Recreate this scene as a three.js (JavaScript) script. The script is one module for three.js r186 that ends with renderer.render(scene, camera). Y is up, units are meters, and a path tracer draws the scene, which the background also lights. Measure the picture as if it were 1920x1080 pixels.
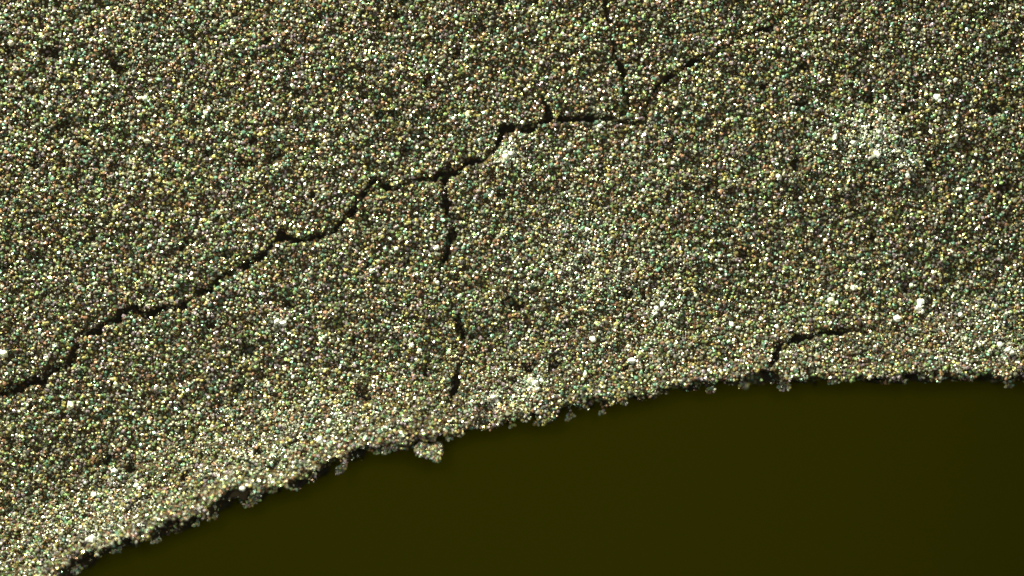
import * as THREE from 'three';
import { ImprovedNoise } from 'three/addons/math/ImprovedNoise.js';
import { ConvexGeometry } from 'three/addons/geometries/ConvexGeometry.js';
import { mergeGeometries } from 'three/addons/utils/BufferGeometryUtils.js';

// A micrograph: the photograph is 1.54 mm wide. The scene is built 1000 times
// enlarged (1 micrometre = 1 mm), so that a grain of 5 micrometres is 5 mm here.
// Photo pixel -> metres on the coating's surface (0.8 micrometres a pixel).
const K = 0.0008;
const PX = (x) => (x - 960) * K, PZ = (y) => (y - 540) * K;

// ---------------------------------------------------------------- camera
const scene = new THREE.Scene();
scene.background = new THREE.Color(0x000000);
const CAM_H = 3.0;
const camera = new THREE.PerspectiveCamera(2 * Math.atan(540 * K / CAM_H) * 180 / Math.PI, 16 / 9, 0.05, 30);
camera.position.set(0, CAM_H, 0);
camera.up.set(0, 0, -1);
camera.lookAt(0, 0, 0);
camera.focus = CAM_H - 0.018;
camera.userData.fStop = 0.42;            // a microscope objective: shallow focus
scene.add(camera);

const renderer = new THREE.WebGLRenderer({ antialias: true });
renderer.toneMapping = THREE.LinearToneMapping;
renderer.toneMappingExposure = 1.0;
renderer.shadowMap.enabled = true;
renderer.shadowMap.type = THREE.PCFSoftShadowMap;

// ---------------------------------------------------------------- light
// one fibre lamp low at the upper left of the specimen, one weak fill ring added round the lens
const LAMP_DIR = new THREE.Vector3(-0.54, 0.365, -0.84).normalize();
const LAMP_AT = LAMP_DIR.clone().multiplyScalar(4.4);
const KEY = 236, RING = 2.9;
const key = new THREE.SpotLight(new THREE.Color(0.95, 1.0, 0.77), KEY, 0, 0.42, 0.9, 2);
key.position.copy(LAMP_AT);
key.target.position.set(-0.06, 0, 0.10);
key.castShadow = true; key.shadow.radius = 11; key.shadow.mapSize.set(2048, 2048);
scene.add(key, key.target);
const RING_R = 0.135, RING_H = 2.94;
for (let k = 0; k < 4; k++) {
  const a = Math.PI / 4 + k * Math.PI / 2;
  const l = new THREE.SpotLight(new THREE.Color(0.94, 1.0, 0.83), RING, 0, 0.75, 1.0, 2);
  l.position.set(Math.cos(a) * RING_R, RING_H - 0.05, Math.sin(a) * RING_R);
  l.target.position.set(-0.20, 0, 0.25);
  l.castShadow = true; l.shadow.radius = 2.5;
  scene.add(l, l.target);
}

// ---------------------------------------------------------------- helpers
let seed = 20240611;
const rnd = () => { seed = (seed + 0x6D2B79F5) | 0; let t = Math.imul(seed ^ (seed >>> 15), 1 | seed); t = (t + Math.imul(t ^ (t >>> 7), 61 | t)) ^ t; return ((t ^ (t >>> 14)) >>> 0) / 4294967296; };
const gauss = () => Math.sqrt(-2 * Math.log(rnd() + 1e-9)) * Math.cos(6.2831853 * rnd());
const perlin = new ImprovedNoise();
const N = (x, z, s, o = 0) => perlin.noise(x / s + 17.3 + o, 5.1 + o * 1.7, z / s + 9.7 - o);
const sstep = (a, b, x) => { const t = Math.min(1, Math.max(0, (x - a) / (b - a))); return t * t * (3 - 2 * t); };
function tag(o, label, category, group, kind) {
  if (label) o.userData.label = label;
  if (category) o.userData.category = category;
  if (group) o.userData.group = group;
  if (kind) o.userData.kind = kind;
  return o;
}
function put(name, geometry, material, parent) {
  const m = new THREE.Mesh(geometry, material);
  m.name = name; m.castShadow = m.receiveShadow = true; parent.add(m); return m;
}

// ---------------------------------------------------------------- the shape of the coating
// the ragged lower edge, photo pixels
const EDGE = [[-620, 1560], [-380, 1390], [-160, 1235], [0, 1135], [70, 1098], [118, 1076], [150, 1056], [178, 1040], [225, 1022], [290, 1000], [335, 984], [398, 957], [425, 944], [470, 925], [520, 908], [598, 880], [650, 860], [690, 847], [760, 830], [832, 814], [900, 801], [980, 789], [1050, 771], [1100, 758], [1180, 745], [1250, 734], [1300, 725], [1400, 714], [1440, 709], [1500, 713], [1560, 711], [1640, 706], [1760, 704], [1850, 708], [1895, 712], [1960, 712], [2200, 722], [2600, 770]].map(([x, y]) => [PX(x), PZ(y)]);
// notches broken out of the edge: x, y, half length, depth (px)
const NOTCH = [[450, 930, 30, 26], [322, 986, 30, 13], [208, 1028, 20, 12], [700, 842, 26, 16], [1112, 748, 13, 24], [1425, 706, 24, 17], [800, 824, 28, 10], [1310, 722, 24, 9], [1262, 734, 16, 7], [1063, 768, 12, 12], [630, 868, 16, 12], [1892, 704, 20, 8], [1764, 700, 7, 9], [140, 1060, 14, 10], [1535, 712, 18, 7], [565, 893, 10, 8], [376, 968, 12, 9], [960, 792, 9, 7], [1160, 748, 9, 6], [880, 805, 8, 6]];
// cracks: x, y, half width (px)
const CRACKS = [
  [[-300, 800, 6], [-120, 770, 6], [-30, 742, 6], [0, 737, 6], [22, 730, 6], [45, 723, 5], [62, 712, 5], [80, 718, 6], [88, 700, 4], [108, 690, 3.4], [126, 684, 4], [134, 668, 4], [144, 652, 4], [143, 634, 2.2], [154, 627, 3.5], [172, 625, 5], [188, 618, 5], [200, 606, 4], [213, 602, 7], [222, 590, 7], [236, 581, 4], [248, 578, 5], [258, 587, 4], [275, 592, 5.5], [288, 584, 5], [300, 578, 3], [318, 574, 2], [333, 576, 5], [346, 574, 4.5], [352, 566, 2.5], [366, 554, 4.5], [380, 548, 5.5], [393, 544, 4.5], [398, 534, 3], [412, 522, 2.4], [428, 512, 3.4], [440, 505, 4.5], [460, 502, 4.5], [466, 492, 3], [478, 484, 4.5], [494, 479, 4], [504, 466, 3], [513, 455, 3], [522, 446, 4], [528, 440, 6.5], [540, 449, 4.5], [556, 452, 4], [574, 449, 4], [600, 444, 4.5], [614, 436, 3.4], [630, 428, 4.2], [640, 420, 3.4], [650, 404, 4], [663, 392, 4], [672, 374, 4.2], [680, 362, 3], [694, 347, 3], [700, 336, 4], [709, 337, 7], [718, 348, 4.5], [732, 355, 5], [746, 354, 4], [758, 346, 2.6], [772, 341, 2.6], [795, 335, 4], [812, 335, 3], [828, 324, 7], [840, 325, 9], [852, 323, 7], [866, 314, 3.5], [880, 304, 5.5], [892, 300, 4.5], [908, 297, 4], [920, 290, 3.4], [928, 278, 3], [938, 262, 3.5], [944, 248, 8.5], [952, 240, 8], [966, 236, 4], [980, 240, 3], [998, 240, 6.5], [1008, 234, 3.4], [1022, 224, 4], [1032, 217, 7], [1042, 225, 3.5], [1056, 223, 6.5], [1068, 224, 4.2], [1086, 225, 3.6], [1104, 223, 4], [1118, 218, 4.5], [1136, 221, 4.5], [1150, 222, 4], [1162, 228, 2.5], [1172, 225, 3], [1180, 230, 3.4], [1192, 231, 3.6], [1204, 228, 2]],
  [[836, 330, 7], [831, 346, 3.6], [834, 360, 3.4], [837, 376, 4.5], [836, 392, 4.2], [840, 404, 2.8], [848, 416, 3.2], [850, 430, 3.2], [846, 446, 5], [844, 460, 3.6], [838, 472, 3], [834, 482, 4], [830, 492, 3], [822, 512, 1.8], [824, 540, 1.2], [846, 566, 1.2], [856, 584, 2], [860, 602, 3.8], [864, 622, 3.6], [870, 632, 3], [872, 650, 1.2], [862, 690, 2.2], [858, 706, 2.8], [852, 726, 5.5], [848, 742, 2], [852, 770, 1.4]],
  [[840, 404, 2], [852, 408, 2.2], [866, 413, 2], [880, 414, 1.2]],
  [[1172, 212, 4], [1176, 196, 2], [1172, 168, 3.2], [1168, 152, 3.4], [1168, 134, 4], [1164, 122, 4], [1158, 108, 3], [1151, 88, 3], [1144, 62, 1.4], [1141, 26, 3.6], [1134, 6, 3], [1124, -40, 3], [1120, -120, 2]],
  [[1192, 231, 3], [1210, 226, 2.2], [1213, 204, 2.4], [1217, 190, 2.8], [1230, 164, 3], [1240, 154, 3], [1257, 145, 5.5], [1274, 130, 1.6], [1294, 119, 5], [1325, 104, 1.4], [1362, 88, 1.8], [1384, 70, 1.8], [1412, 60, 1.4], [1442, 53, 4], [1462, 38, 1.8], [1478, 20, 1.2], [1500, -20, 1.2]],
  [[1024, 194, 2.6], [1014, 178, 1.4], [1032, 212, 5]],
  [[1190, 110, 2], [1204, 108, 2.6], [1198, 130, 2], [1206, 140, 2]],
  [[1250, 50, 3], [1256, 66, 2.2], [1268, 76, 1.5]],
  [[1440, 706, 5], [1436, 690, 3], [1448, 672, 4], [1452, 656, 5.5], [1456, 644, 3], [1470, 640, 2], [1484, 638, 4], [1498, 634, 5.5], [1512, 632, 4], [1526, 627, 3], [1544, 624, 3], [1560, 622, 4.4], [1580, 622, 4], [1594, 620, 2], [1630, 624, 1.4]],
  [[664, 632, 2.4], [664, 656, 2.6], [660, 676, 1.2]],
  [[676, 370, 2], [683, 396, 2.2], [690, 420, 2], [700, 432, 1.4]],
  [[1040, 228, 3], [1052, 250, 1.2]],
];
// single pits: x, y, radius (px)
const PITS = [[212, 119, 8], [226, 131, 6], [97, 100, 8], [15, 96, 7], [22, 108, 7], [470, 263, 7], [480, 267, 6], [514, 292, 7], [458, 308, 7], [461, 312, 5], [118, 235, 7], [70, 312, 7], [157, 267, 6], [558, 172, 6], [502, 76, 6], [492, 132, 6], [540, 95, 5], [709, 212, 8], [735, 212, 7], [765, 282, 7], [586, 366, 6], [852, 102, 7], [798, 152, 6], [683, 182, 6], [1506, 125, 8], [1506, 190, 7], [1433, 160, 7], [1700, 208, 8], [1755, 285, 8], [1740, 312, 7], [1640, 440, 8], [958, 571, 8], [970, 576, 6], [1036, 688, 8], [990, 690, 7], [798, 690, 7], [690, 748, 9], [462, 655, 8], [394, 610, 6], [248, 880, 7], [200, 865, 7], [448, 728, 7], [1285, 350, 7], [1208, 558, 7], [1176, 553, 6], [1886, 355, 9], [1870, 205, 8], [1394, 478, 7], [1700, 545, 7], [762, 492, 7], [761, 495, 6], [350, 455, 6], [360, 452, 5], [420, 473, 5], [540, 573, 6], [1490, 310, 6], [1330, 350, 6], [1345, 365, 5], [1630, 178, 6], [1494, 372, 5], [1170, 690, 6], [1280, 745, 5], [855, 520, 5], [1128, 312, 5], [740, 30, 6], [300, 30, 5], [640, 45, 5], [905, 52, 5]];
// low swellings and hollows of the surface, and the white mound: x, y, radius, height (m)
const SWELL = [[1640, 262, 60, 0.009], [1700, 310, 40, 0.005], [1130, 540, 150, 0.012], [960, 310, 55, 0.007], [1270, 590, 70, 0.005], [1400, 330, 220, -0.010], [1830, 430, 170, -0.007], [330, 700, 190, -0.006], [120, 60, 200, 0.006], [840, 280, 80, -0.006], [1080, 190, 110, -0.005]];

function segDist(x, z, a, b) {
  const dx = b[0] - a[0], dz = b[1] - a[1];
  const t = Math.max(0, Math.min(1, ((x - a[0]) * dx + (z - a[1]) * dz) / (dx * dx + dz * dz)));
  const ex = x - a[0] - t * dx, ez = z - a[1] - t * dz;
  return [Math.hypot(ex, ez), t];
}
// height of the edge line (z of the edge at x) is single valued, so inside = smaller z
function edgeSigned(x, z) {                       // metres, positive on the coating
  let best = 1e9, side = 1;
  for (let i = 0; i + 1 < EDGE.length; i++) {
    const a = EDGE[i], b = EDGE[i + 1];
    if (Math.abs((a[0] + b[0]) / 2 - x) > 0.30 && best < 0.2) continue;
    const [d] = segDist(x, z, a, b);
    if (d < best) { best = d; }
    if (x >= a[0] && x < b[0]) side = z < a[1] + (b[1] - a[1]) * (x - a[0]) / (b[0] - a[0]) ? 1 : -1;
  }
  return best * side;
}
const segs = [];
const OPEN = [1, 1.25, 1.2, 0.94, 0.96, 0.9, 0.9, 0.9, 1, 1, 1, 1];
CRACKS.forEach((c, k) => { for (let i = 0; i + 1 < c.length; i++) segs.push([[PX(c[i][0]), PZ(c[i][1])], [PX(c[i + 1][0]), PZ(c[i + 1][1])], c[i][2] * K * OPEN[k], c[i + 1][2] * K * OPEN[k]]); });

const X0 = -1.2, X1 = 1.2, Z0 = -0.75, Z1 = 0.85, C = 0.003;
const nx = Math.round((X1 - X0) / C) + 1, nz = Math.round((Z1 - Z0) / C) + 1;
const gH = new Float32Array(nx * nz), gE = new Float32Array(nx * nz), gL = new Float32Array(nx * nz), gC = new Float32Array(nx * nz).fill(1);
// crack field: 0 in the middle of a crack .. 1 at its lip and beyond
for (const [a, b, wa, wb] of segs) {
  const r = Math.max(wa, wb) * 2.2 + 0.006;
  const i0 = Math.max(0, Math.floor((Math.min(a[0], b[0]) - r - X0) / C)), i1 = Math.min(nx - 1, Math.ceil((Math.max(a[0], b[0]) + r - X0) / C));
  const j0 = Math.max(0, Math.floor((Math.min(a[1], b[1]) - r - Z0) / C)), j1 = Math.min(nz - 1, Math.ceil((Math.max(a[1], b[1]) + r - Z0) / C));
  for (let j = j0; j <= j1; j++) for (let i = i0; i <= i1; i++) {
    const x = X0 + i * C, z = Z0 + j * C;
    const [d, t] = segDist(x + N(x, z, 0.012) * 0.005, z + N(x, z, 0.012, 4) * 0.005, a, b);
    const w = (wa + (wb - wa) * t) * (0.93 + 0.7 * N(x, z, 0.016, 11));
    const f = sstep(0.55, 1.5, (d + 0.0006) / w);
    // a hairline is shallower than a wide crack
    const deep = Math.min(1, w / (4.5 * K));
    gC[j * nx + i] = Math.min(gC[j * nx + i], 1 - (1 - f) * deep);
  }
}
const pits = PITS.map(([x, y, r]) => [PX(x), PZ(y), r * K]);
for (let k = 0; k < 200; k++) pits.push([X0 + rnd() * (X1 - X0), Z0 + rnd() * 1.3, (2.2 + 3.6 * rnd() * rnd()) * K]);
for (const [x0, z0, r] of pits) {
  const R = r * 1.9, i0 = Math.max(0, Math.floor((x0 - R - X0) / C)), i1 = Math.min(nx - 1, Math.ceil((x0 + R - X0) / C)), j0 = Math.max(0, Math.floor((z0 - R - Z0) / C)), j1 = Math.min(nz - 1, Math.ceil((z0 + R - Z0) / C));
  for (let j = j0; j <= j1; j++) for (let i = i0; i <= i1; i++) {
    const x = X0 + i * C, z = Z0 + j * C;
    const d = Math.hypot(x - x0, z - z0) * (1.15 + 1.3 * N(x, z, 0.010, 2)) / r;
    gC[j * nx + i] = Math.min(gC[j * nx + i], 0.52 + 0.48 * sstep(0.3, 1.5, d));
  }
}
const swell = SWELL.map(([x, y, r, h]) => [PX(x), PZ(y), r * K, h]);
const notch = NOTCH.map(([x, y, l, d]) => [PX(x), PZ(y), l * K * 1.05, d * K * 1.35]);
const THICK = 0.42;
for (let j = 0; j < nz; j++) for (let i = 0; i < nx; i++) {
  const x = X0 + i * C, z = Z0 + j * C, n = j * nx + i;
  let e = edgeSigned(x, z);
  if (e < 0.25) {
    e += N(x, z, 0.034, 1) * 0.012 + N(x, z, 0.013, 3) * 0.011 + N(x, z, 0.0075, 12) * 0.005;
    gL[n] = e;
    for (const [x0, z0, l, d] of notch) {
      const q = ((x - x0) ** 2 + (z - z0) ** 2) / (l * l);
      if (q < 5) e -= d * Math.exp(-q * 1.1);
    }
  }
  else gL[n] = e;
  gE[n] = e;
  let h = N(x, z, 0.34) * 0.010 + N(x, z, 0.12, 5) * 0.006 + N(x, z, 0.045, 6) * 0.0045 + N(x, z, 0.020, 7) * 0.0060 + N(x, z, 0.0095, 8) * 0.0046;
  for (const [x0, z0, r, a] of swell) { const q = ((x - x0) ** 2 + (z - z0) ** 2) / (r * r); if (q < 6) h += a * Math.exp(-q); }
  h += (0.066 + 0.036 * sstep(0.2, -0.4, x)) * (1 - sstep(-0.06, 0.135, Math.max(0, e)));       // the rim is pushed up
  h -= 0.004 * (1 - sstep(0.0, 0.007, Math.max(0, e)));
  h -= 0.085 * (1 - gC[n]);
  if (e < 0) h -= 0.09 * sstep(-0.0005, -0.0055, e) + 0.09 * sstep(0.0, -0.006, gL[n]);
  gH[n] = h;
}
function bil(g, x, z) {
  const u = Math.min(nx - 1.001, Math.max(0, (x - X0) / C)), v = Math.min(nz - 1.001, Math.max(0, (z - Z0) / C));
  const i = u | 0, j = v | 0, a = u - i, b = v - j, k = j * nx + i;
  return (g[k] * (1 - a) + g[k + 1] * a) * (1 - b) + (g[k + nx] * (1 - a) + g[k + nx + 1] * a) * b;
}

// ---------------------------------------------------------------- materials
const matrixMat = new THREE.MeshStandardMaterial({ color: new THREE.Color().setRGB(0.048, 0.032, 0.012), roughness: 0.9, metalness: 0 });  // slab body brown, darkened to carry the shade between the grains
const grainMat = new THREE.MeshPhysicalMaterial({ color: 0xffffff, roughness: 0.31, metalness: 0.55, ior: 1.8 });
const backMat = new THREE.MeshPhysicalMaterial({ color: new THREE.Color().setRGB(0.076, 0.069, 0.0010), roughness: 1, metalness: 0, specularIntensity: 0.05 });

// ---------------------------------------------------------------- setting: the plate far below, out of focus
const plateGeo = new THREE.PlaneGeometry(9, 9); plateGeo.rotateX(-Math.PI / 2);
const backdrop = put('backdrop', plateGeo, backMat, scene);
backdrop.position.y = -THICK;
tag(backdrop, 'smooth dark olive plate lying out of focus under the coating', null, null, 'structure');

// ---------------------------------------------------------------- the coating
const coating = new THREE.Group();
coating.name = 'granular_coating'; scene.add(coating);
tag(coating, 'glittering grey gold granular coating with branching crack and ragged curved edge', 'coating');
{
  const pos = [], idx = [], map = new Int32Array(nx * nz).fill(-1), LOW = -0.006;
  const vert = (n) => { if (map[n] < 0) { map[n] = pos.length / 3; pos.push(X0 + (n % nx) * C, gH[n] - 0.002, Z0 + Math.floor(n / nx) * C); } return map[n]; };
  const keep = (i, j) => i >= 0 && j >= 0 && i < nx - 1 && j < nz - 1 && gL[j * nx + i] > LOW;
  const wall = (a, b) => {                       // drop from the border down to the backdrop
    const A = vert(a), B = vert(b), p = pos.length / 3;
    pos.push(pos[A * 3], -THICK, pos[A * 3 + 2] - 0.03, pos[B * 3], -THICK, pos[B * 3 + 2] - 0.03);
    idx.push(A, p, B, B, p, p + 1);
  };
  for (let j = 0; j < nz - 1; j++) for (let i = 0; i < nx - 1; i++) {
    if (!keep(i, j)) continue;
    const n = j * nx + i, a = vert(n), b = vert(n + 1), c = vert(n + nx), d = vert(n + nx + 1);
    idx.push(a, c, b, b, c, d);
    if (!keep(i, j + 1)) wall(n + nx, n + nx + 1);
    if (!keep(i, j - 1)) wall(n + 1, n);
    if (!keep(i - 1, j)) wall(n, n + nx);
    if (!keep(i + 1, j)) wall(n + nx + 1, n + 1);
  }
  const g = new THREE.BufferGeometry();
  g.setAttribute('position', new THREE.Float32BufferAttribute(pos, 3));
  g.setIndex(idx); g.computeVertexNormals();
  put('binder', g, matrixMat, coating);
}
// grains: sharp little crystals
function crystal(n, squash) {
  const pts = [];
  for (let k = 0; k < n; k++) {
    const y = 1 - 2 * (k + 0.5) / n, r = Math.sqrt(1 - y * y), a = k * 2.39996 + rnd() * 0.9, s = 0.82 + 0.28 * rnd();
    pts.push(new THREE.Vector3(Math.cos(a) * r * s, y * s * squash, Math.sin(a) * r * s));
  }
  return new ConvexGeometry(pts);                 // flat facets
}
// mineral colours, linear: cream, straw, olive green, sea green, brown, mauve grey, grey
const TINT = [[0.60, 0.57, 0.42, 3.4], [0.56, 0.48, 0.18, 3], [0.32, 0.44, 0.18, 2.7], [0.23, 0.41, 0.30, 2.0], [0.44, 0.24, 0.15, 2.5], [0.40, 0.30, 0.35, 2], [0.36, 0.36, 0.30, 2.6]];
const tintSum = TINT.reduce((s, t) => s + t[3], 0);
function grainColor(out, gapShade) {
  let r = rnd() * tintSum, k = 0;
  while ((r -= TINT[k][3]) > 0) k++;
  // fines between the crystals: shade of the gaps put into a darker, browner colour
  const v = gapShade ? 0.25 * Math.exp(0.5 * gauss()) : Math.min(1.5, 0.66 * Math.exp(0.6 * gauss()));
  return out.setRGB(Math.min(0.85, TINT[k][0] * v), Math.min(0.85, TINT[k][1] * v * (gapShade ? 0.74 : 1)), Math.min(0.8, TINT[k][2] * v * (gapShade ? 0.45 : 1)));
}
const M = new THREE.Matrix4(), Q = new THREE.Quaternion(), P = new THREE.Vector3(), S = new THREE.Vector3(), E = new THREE.Euler(), COL = new THREE.Color();
function turned() { return Q.setFromEuler(E.set(rnd() * 6.283, Math.acos(2 * rnd() - 1), rnd() * 6.283)); }
{
  const mats = [], cols = [];
  const add = (x, y, z, r, gapShade) => {
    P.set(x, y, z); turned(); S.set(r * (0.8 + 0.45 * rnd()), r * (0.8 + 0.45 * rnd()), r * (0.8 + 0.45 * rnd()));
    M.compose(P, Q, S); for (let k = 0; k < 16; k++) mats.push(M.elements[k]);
    grainColor(COL, gapShade); cols.push(COL.r, COL.g, COL.b);
  };
  for (let layer = 0; layer < 2; layer++) {
    const sp = layer ? 0.0041 : 0.0036;
    for (let z = Z0, row = 0; z < Z1; z += sp * 0.866, row++) for (let x = X0 + (row & 1) * sp / 2; x < X1; x += sp) {
      const gx = x + (rnd() - 0.5) * sp * 1.5, gz = z + (rnd() - 0.5) * sp * 1.5, u = rnd(), v = rnd(), w = rnd();
      const e = bil(gE, gx, gz);
      if (e < -0.003 && (bil(gL, gx, gz) > 0.004 + 0.004 * u || bil(gL, gx, gz) < -0.004 || w < 0.4)) continue;
      const c = bil(gC, gx, gz);
      if (c < (layer ? 0.45 : 0.30) + 0.5 * u * u) continue;
      
      const r = layer ? 0.0012 + 0.0016 * v * v + 0.0008 * w : 0.0013 + 0.0009 * v;
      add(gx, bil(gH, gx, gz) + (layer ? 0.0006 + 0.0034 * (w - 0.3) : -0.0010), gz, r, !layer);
    }
  }
  // pale powder in whitish patches; along the rim it paints the lit band: x, y, spread (px), count
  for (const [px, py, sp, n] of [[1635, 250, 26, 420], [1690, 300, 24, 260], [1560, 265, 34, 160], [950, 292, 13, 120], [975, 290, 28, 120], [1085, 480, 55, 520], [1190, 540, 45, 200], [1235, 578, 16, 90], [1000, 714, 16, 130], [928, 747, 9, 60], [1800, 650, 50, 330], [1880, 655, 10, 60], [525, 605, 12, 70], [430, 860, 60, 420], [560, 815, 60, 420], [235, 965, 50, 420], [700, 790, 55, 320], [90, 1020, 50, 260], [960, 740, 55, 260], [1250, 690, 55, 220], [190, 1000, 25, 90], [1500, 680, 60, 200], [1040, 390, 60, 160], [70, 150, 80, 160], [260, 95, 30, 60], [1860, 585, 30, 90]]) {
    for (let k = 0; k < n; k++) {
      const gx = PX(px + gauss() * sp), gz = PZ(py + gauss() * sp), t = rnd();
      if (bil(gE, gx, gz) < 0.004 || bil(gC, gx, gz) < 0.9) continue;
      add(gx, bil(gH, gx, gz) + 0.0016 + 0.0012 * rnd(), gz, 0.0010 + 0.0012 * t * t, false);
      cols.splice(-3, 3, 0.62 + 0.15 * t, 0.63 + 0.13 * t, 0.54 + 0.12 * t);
    }
  }
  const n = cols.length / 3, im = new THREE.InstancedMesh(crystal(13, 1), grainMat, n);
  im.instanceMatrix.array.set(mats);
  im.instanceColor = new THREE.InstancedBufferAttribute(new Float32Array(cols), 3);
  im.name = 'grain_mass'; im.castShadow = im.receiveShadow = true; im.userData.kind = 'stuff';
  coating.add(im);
  console.log('grains', n);
}
// the grains that show largest: white and straw crystals, each its own mesh
{
  const shapes = [0, 1, 2, 3, 4].map((k) => crystal(16 + 3 * k, 0.75 + 0.06 * k));
  const tones = [[0.84, 0.83, 0.77], [0.74, 0.72, 0.52], [0.62, 0.66, 0.56], [0.70, 0.60, 0.46]].map(([r, g, b]) => new THREE.MeshPhysicalMaterial({ color: new THREE.Color().setRGB(r, g, b), roughness: 0.42, metalness: 0, ior: 2.2 }));
  // x, y, diameter (px) of the ones that stand out
  const BIG = [[133, 760, 15], [1183, 675, 15], [1565, 258, 11], [1635, 240, 12], [1645, 248, 8], [1642, 290, 15], [1600, 268, 11], [948, 295, 13], [958, 288, 9], [1680, 597, 14], [1460, 332, 11], [1701, 330, 11], [1755, 183, 12], [1760, 190, 9], [8, 663, 15], [20, 681, 8], [520, 603, 12], [532, 606, 12], [180, 1003, 10], [188, 1002, 13], [178, 926, 11], [260, 908, 11], [215, 882, 10], [468, 906, 10], [605, 820, 11], [620, 787, 10], [632, 775, 8], [1111, 636, 12], [1558, 564, 13], [1568, 568, 9], [1562, 553, 8], [1725, 566, 13], [1722, 576, 13], [1728, 584, 9], [1600, 540, 9], [1588, 538, 8], [1880, 655, 12], [1886, 660, 9], [1800, 590, 10], [1865, 575, 8], [1886, 588, 9], [1865, 645, 10], [994, 713, 12], [1004, 716, 10], [1015, 712, 8], [924, 742, 11], [932, 750, 9], [772, 648, 9], [787, 657, 8], [697, 508, 8], [743, 466, 8], [820, 530, 9], [820, 464, 9], [1240, 570, 11], [1230, 578, 10], [1228, 588, 9], [1096, 700, 10], [1370, 608, 9], [1382, 614, 8], [1455, 612, 8], [1480, 688, 9], [500, 470, 8], [273, 185, 9], [260, 184, 7], [265, 183, 7], [120, 35, 9], [24, 82, 12], [276, 265, 11], [610, 266, 9], [850, 222, 8], [882, 168, 9], [877, 215, 11], [1125, 236, 9], [1283, 212, 8], [1542, 150, 8], [1660, 183, 9], [1320, 332, 8], [1262, 305, 8], [1104, 300, 8], [1068, 270, 9], [1100, 430, 8], [1340, 180, 7], [830, 150, 8], [845, 143, 8], [985, 168, 8], [548, 160, 7], [530, 245, 7], [1160, 505, 8], [1085, 480, 8], [1350, 520, 8], [1360, 515, 8], [1790, 150, 8], [1790, 255, 9], [1830, 290, 7], [1675, 222, 9], [1650, 220, 8], [1700, 250, 7]];
  for (let tries = 0; BIG.length < 300 && tries < 5000; tries++) {
    const x = rnd() * 1940 - 10, y = rnd() * 1070;
    if (bil(gE, PX(x), PZ(y)) < 0.012 || bil(gC, PX(x), PZ(y)) < 0.95) continue;
    BIG.push([x, y, 5.5 + 4 * rnd() * rnd()]);
  }
  BIG.forEach(([x, y, d], k) => {
    const r = d * K / 2 * (k < 60 ? 1.18 : 1.08), gx = PX(x), gz = PZ(y);
    const m = put('grain', shapes[k % 5], tones[k < 60 ? (k % 7 ? 0 : 1) : Math.floor(rnd() * 4)], coating);
    m.position.set(gx, bil(gH, gx, gz) + r * 0.55 + 0.0014, gz);
    m.quaternion.copy(turned()); m.scale.set(r * (0.9 + 0.25 * rnd()), r * (0.85 + 0.2 * rnd()), r * (0.9 + 0.25 * rnd()));
  });
}
// crumbs that cling to the broken edge, lower than the surface and so out of focus
const crumbMat = new THREE.MeshPhysicalMaterial({ color: 0xffffff, vertexColors: true, roughness: 0.36, metalness: 0.3, ior: 1.7 });
const unit = [crystal(12, 1), crystal(13, 0.85), crystal(14, 1.1)];
function cluster(spots) {                         // [x, y, z, r] of the grains of one crumb -> one geometry
  return mergeGeometries(spots.map(([x, y, z, r], k) => {
    const g = unit[k % 3].clone();
    M.compose(P.set(x, y, z), turned(), S.set(r, r * (0.75 + 0.4 * rnd()), r)); g.applyMatrix4(M);
    grainColor(COL); const n = g.attributes.position.count, c = new Float32Array(n * 3);
    for (let i = 0; i < n; i++) c.set([COL.r, COL.g, COL.b], i * 3);
    g.setAttribute('color', new THREE.BufferAttribute(c, 3)); return g;
  }));
}
// x, y, half width, half height (px), turn (degrees), depth (m)
const CRUMBS = [[477, 936, 22, 8, -32, 0.035], [462, 944, 7, 6, 0, 0.05], [295, 1010, 9, 7, -20, 0.10], [268, 1006, 14, 6, -20, 0.05], [408, 962, 12, 6, -30, 0.05], [375, 976, 9, 5, -20, 0.07], [646, 872, 16, 7, -40, 0.03], [590, 888, 9, 5, -20, 0.03], [735, 838, 30, 7, -16, 0.03], [1068, 780, 12, 6, -20, 0.04], [1010, 790, 10, 6, -15, 0.03], [1130, 776, 9, 4, -10, 0.09], [1330, 730, 10, 6, -10, 0.05], [1410, 728, 6, 7, 10, 0.07], [1466, 722, 13, 10, 20, 0.04], [1885, 720, 8, 7, 30, 0.05], [1170, 754, 6, 5, 0, 0.05], [150, 1064, 12, 9, -40, 0.08], [118, 1080, 14, 9, -30, 0.05], [960, 796, 8, 4, -10, 0.03], [1385, 722, 6, 5, 0, 0.05], [1720, 707, 6, 4, 0, 0.03], [520, 912, 10, 5, -20, 0.03], [845, 816, 12, 5, -20, 0.02], [1560, 714, 14, 4, -8, 0.03], [228, 1026, 10, 6, -20, 0.06]];
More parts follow.
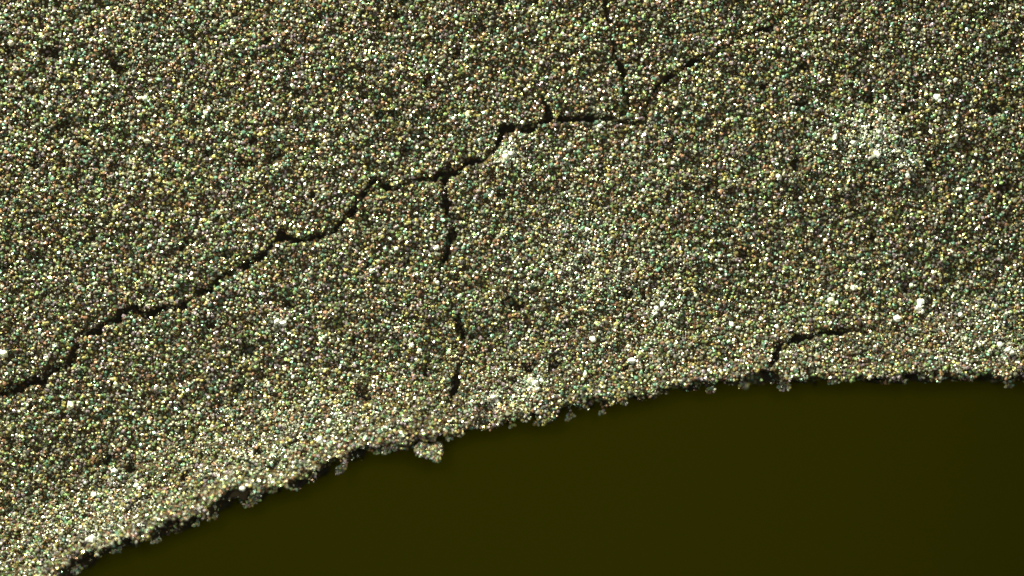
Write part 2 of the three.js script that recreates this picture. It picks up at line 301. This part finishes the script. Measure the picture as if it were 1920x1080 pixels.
for (const [cx, cy, hw, hh, deg, depth] of CRUMBS) {
  const spots = [], a = deg * Math.PI / 180, n = Math.max(8, Math.round(hw * hh * 0.42));
  for (let k = 0; k < n; k++) {
    const q = Math.sqrt(rnd()), t = rnd() * 6.283, u = Math.cos(t) * q * hw, v = Math.sin(t) * q * hh;
    spots.push([PX(cx + u * Math.cos(a) - v * Math.sin(a)), -depth + (rnd() - 0.5) * hh * K * 1.6, PZ(cy + u * Math.sin(a) + v * Math.cos(a)), (1.7 + 1.7 * rnd()) * K * 1.15]);
  }
  const rim = bil(gH, PX(cx), PZ(cy) - 0.022);
  for (const q of spots) q[1] += rim + depth * 0.45;
  // a stalk of grains leads back under the rim
  for (let k = 1; k < 9; k++) spots.push([PX(cx) + (rnd() - 0.5) * 0.008, rim - depth * 0.55 - k * 0.003, PZ(cy) - k * 0.0045, 0.0028]);
  put('crumb', cluster(spots), crumbMat, coating);
}

// ---------------------------------------------------------------- the flake that hangs off the edge
{
  const flake = new THREE.Group(); flake.name = 'loose_flake'; scene.add(flake);
  tag(flake, 'small ragged pale grey flake hanging off the edge below a black gap', 'flake');
  const OUT = [[779, 838], [784, 829], [792, 823], [806, 829], [818, 825], [830, 823], [834, 834], [832, 846], [827, 861], [818, 859], [806, 853], [794, 850], [783, 848]];
  flake.position.set(PX(806), bil(gH, PX(806), PZ(795)) - 0.011, PZ(840));
  const sh = new THREE.Shape(OUT.map(([x, y]) => new THREE.Vector2((x - 806) * K, -(y - 840) * K)));
  const g = new THREE.ExtrudeGeometry(sh, { depth: 0.005, bevelEnabled: true, bevelThickness: 0.0015, bevelSize: 0.0012, bevelSegments: 1 });
  g.rotateX(-Math.PI / 2);
  put('flake_body', g, matrixMat, flake);
  const inside = (x, y) => { let c = false; for (let i = 0, j = OUT.length - 1; i < OUT.length; j = i++) { const [xi, yi] = OUT[i], [xj, yj] = OUT[j]; if ((yi > y) !== (yj > y) && x < (xj - xi) * (y - yi) / (yj - yi) + xi) c = !c; } return c; };
  const spots = [];
  for (let k = 0; k < 520; k++) { const x = 776 + rnd() * 62, y = 820 + rnd() * 44; if (inside(x, y)) spots.push([(x - 806) * K, 0.006 + rnd() * 0.004, (y - 840) * K, 0.0015 + 0.0016 * rnd()]); }
  for (let k = 0; k < 40; k++) spots.push([(790 + 30 * rnd() - 806) * K, -0.002 - rnd() * 0.012, (822 - 12 * rnd() - 840) * K, 0.003]);
  const m = put('grain_mass', cluster(spots), crumbMat, flake); m.userData.kind = 'stuff';
}

// ---------------------------------------------------------------- the lamp and the added fill ring, outside the frame
const blackMetal = new THREE.MeshStandardMaterial({ color: 0x15161a, roughness: 0.5, metalness: 0.6 });
const glow = new THREE.MeshStandardMaterial({ color: 0xffffff, emissive: new THREE.Color(0.95, 1, 0.77), emissiveIntensity: 3 });
{
  const lamp = new THREE.Group(); lamp.name = 'fibre_lamp'; scene.add(lamp);
  tag(lamp, 'black tubular fibre lamp with glowing round lens aimed down at the coating', 'lamp');
  lamp.position.copy(LAMP_DIR).multiplyScalar(4.42); lamp.lookAt(0, 0, 0);
  const prof = [[0.001, -0.5], [0.16, -0.5], [0.17, -0.48], [0.17, -0.12], [0.25, -0.02], [0.25, 0.03], [0.235, 0.03], [0.225, -0.03]].map(([x, y]) => new THREE.Vector2(x, y));
  const g = new THREE.LatheGeometry(prof, 40); g.rotateX(Math.PI / 2);
  put('lamp_housing', g, blackMetal, lamp);
  const l = new THREE.CircleGeometry(0.22, 40); l.translate(0, 0, -0.02);
  put('lamp_lens', l, glow, lamp);
}
{
  const ring = new THREE.Group(); ring.name = 'added_fill_ring'; scene.add(ring);  // invented fill lamp: lifts the gaps and lights the olive plate
  tag(ring, 'added black fill ring with glowing underside round the camera lens', 'lamp');
  ring.position.set(0, RING_H, 0);
  const prof = [[0.095, 0.06], [0.095, -0.03], [0.1, -0.04], [0.108, -0.04], [0.108, -0.02], [0.162, -0.02], [0.162, -0.04], [0.17, -0.04], [0.175, -0.03], [0.175, 0.06], [0.095, 0.06]].map(([x, y]) => new THREE.Vector2(x, y));
  put('fill_ring_housing', new THREE.LatheGeometry(prof, 64), blackMetal, ring);
  const l = new THREE.RingGeometry(0.11, 0.16, 64); l.rotateX(Math.PI / 2); l.translate(0, -0.03, 0);
  put('fill_ring_lens', l, new THREE.MeshStandardMaterial({ color: 0xffffff, emissive: new THREE.Color(0.94, 1, 0.83), emissiveIntensity: 1 }), ring);
}

renderer.render(scene, camera);
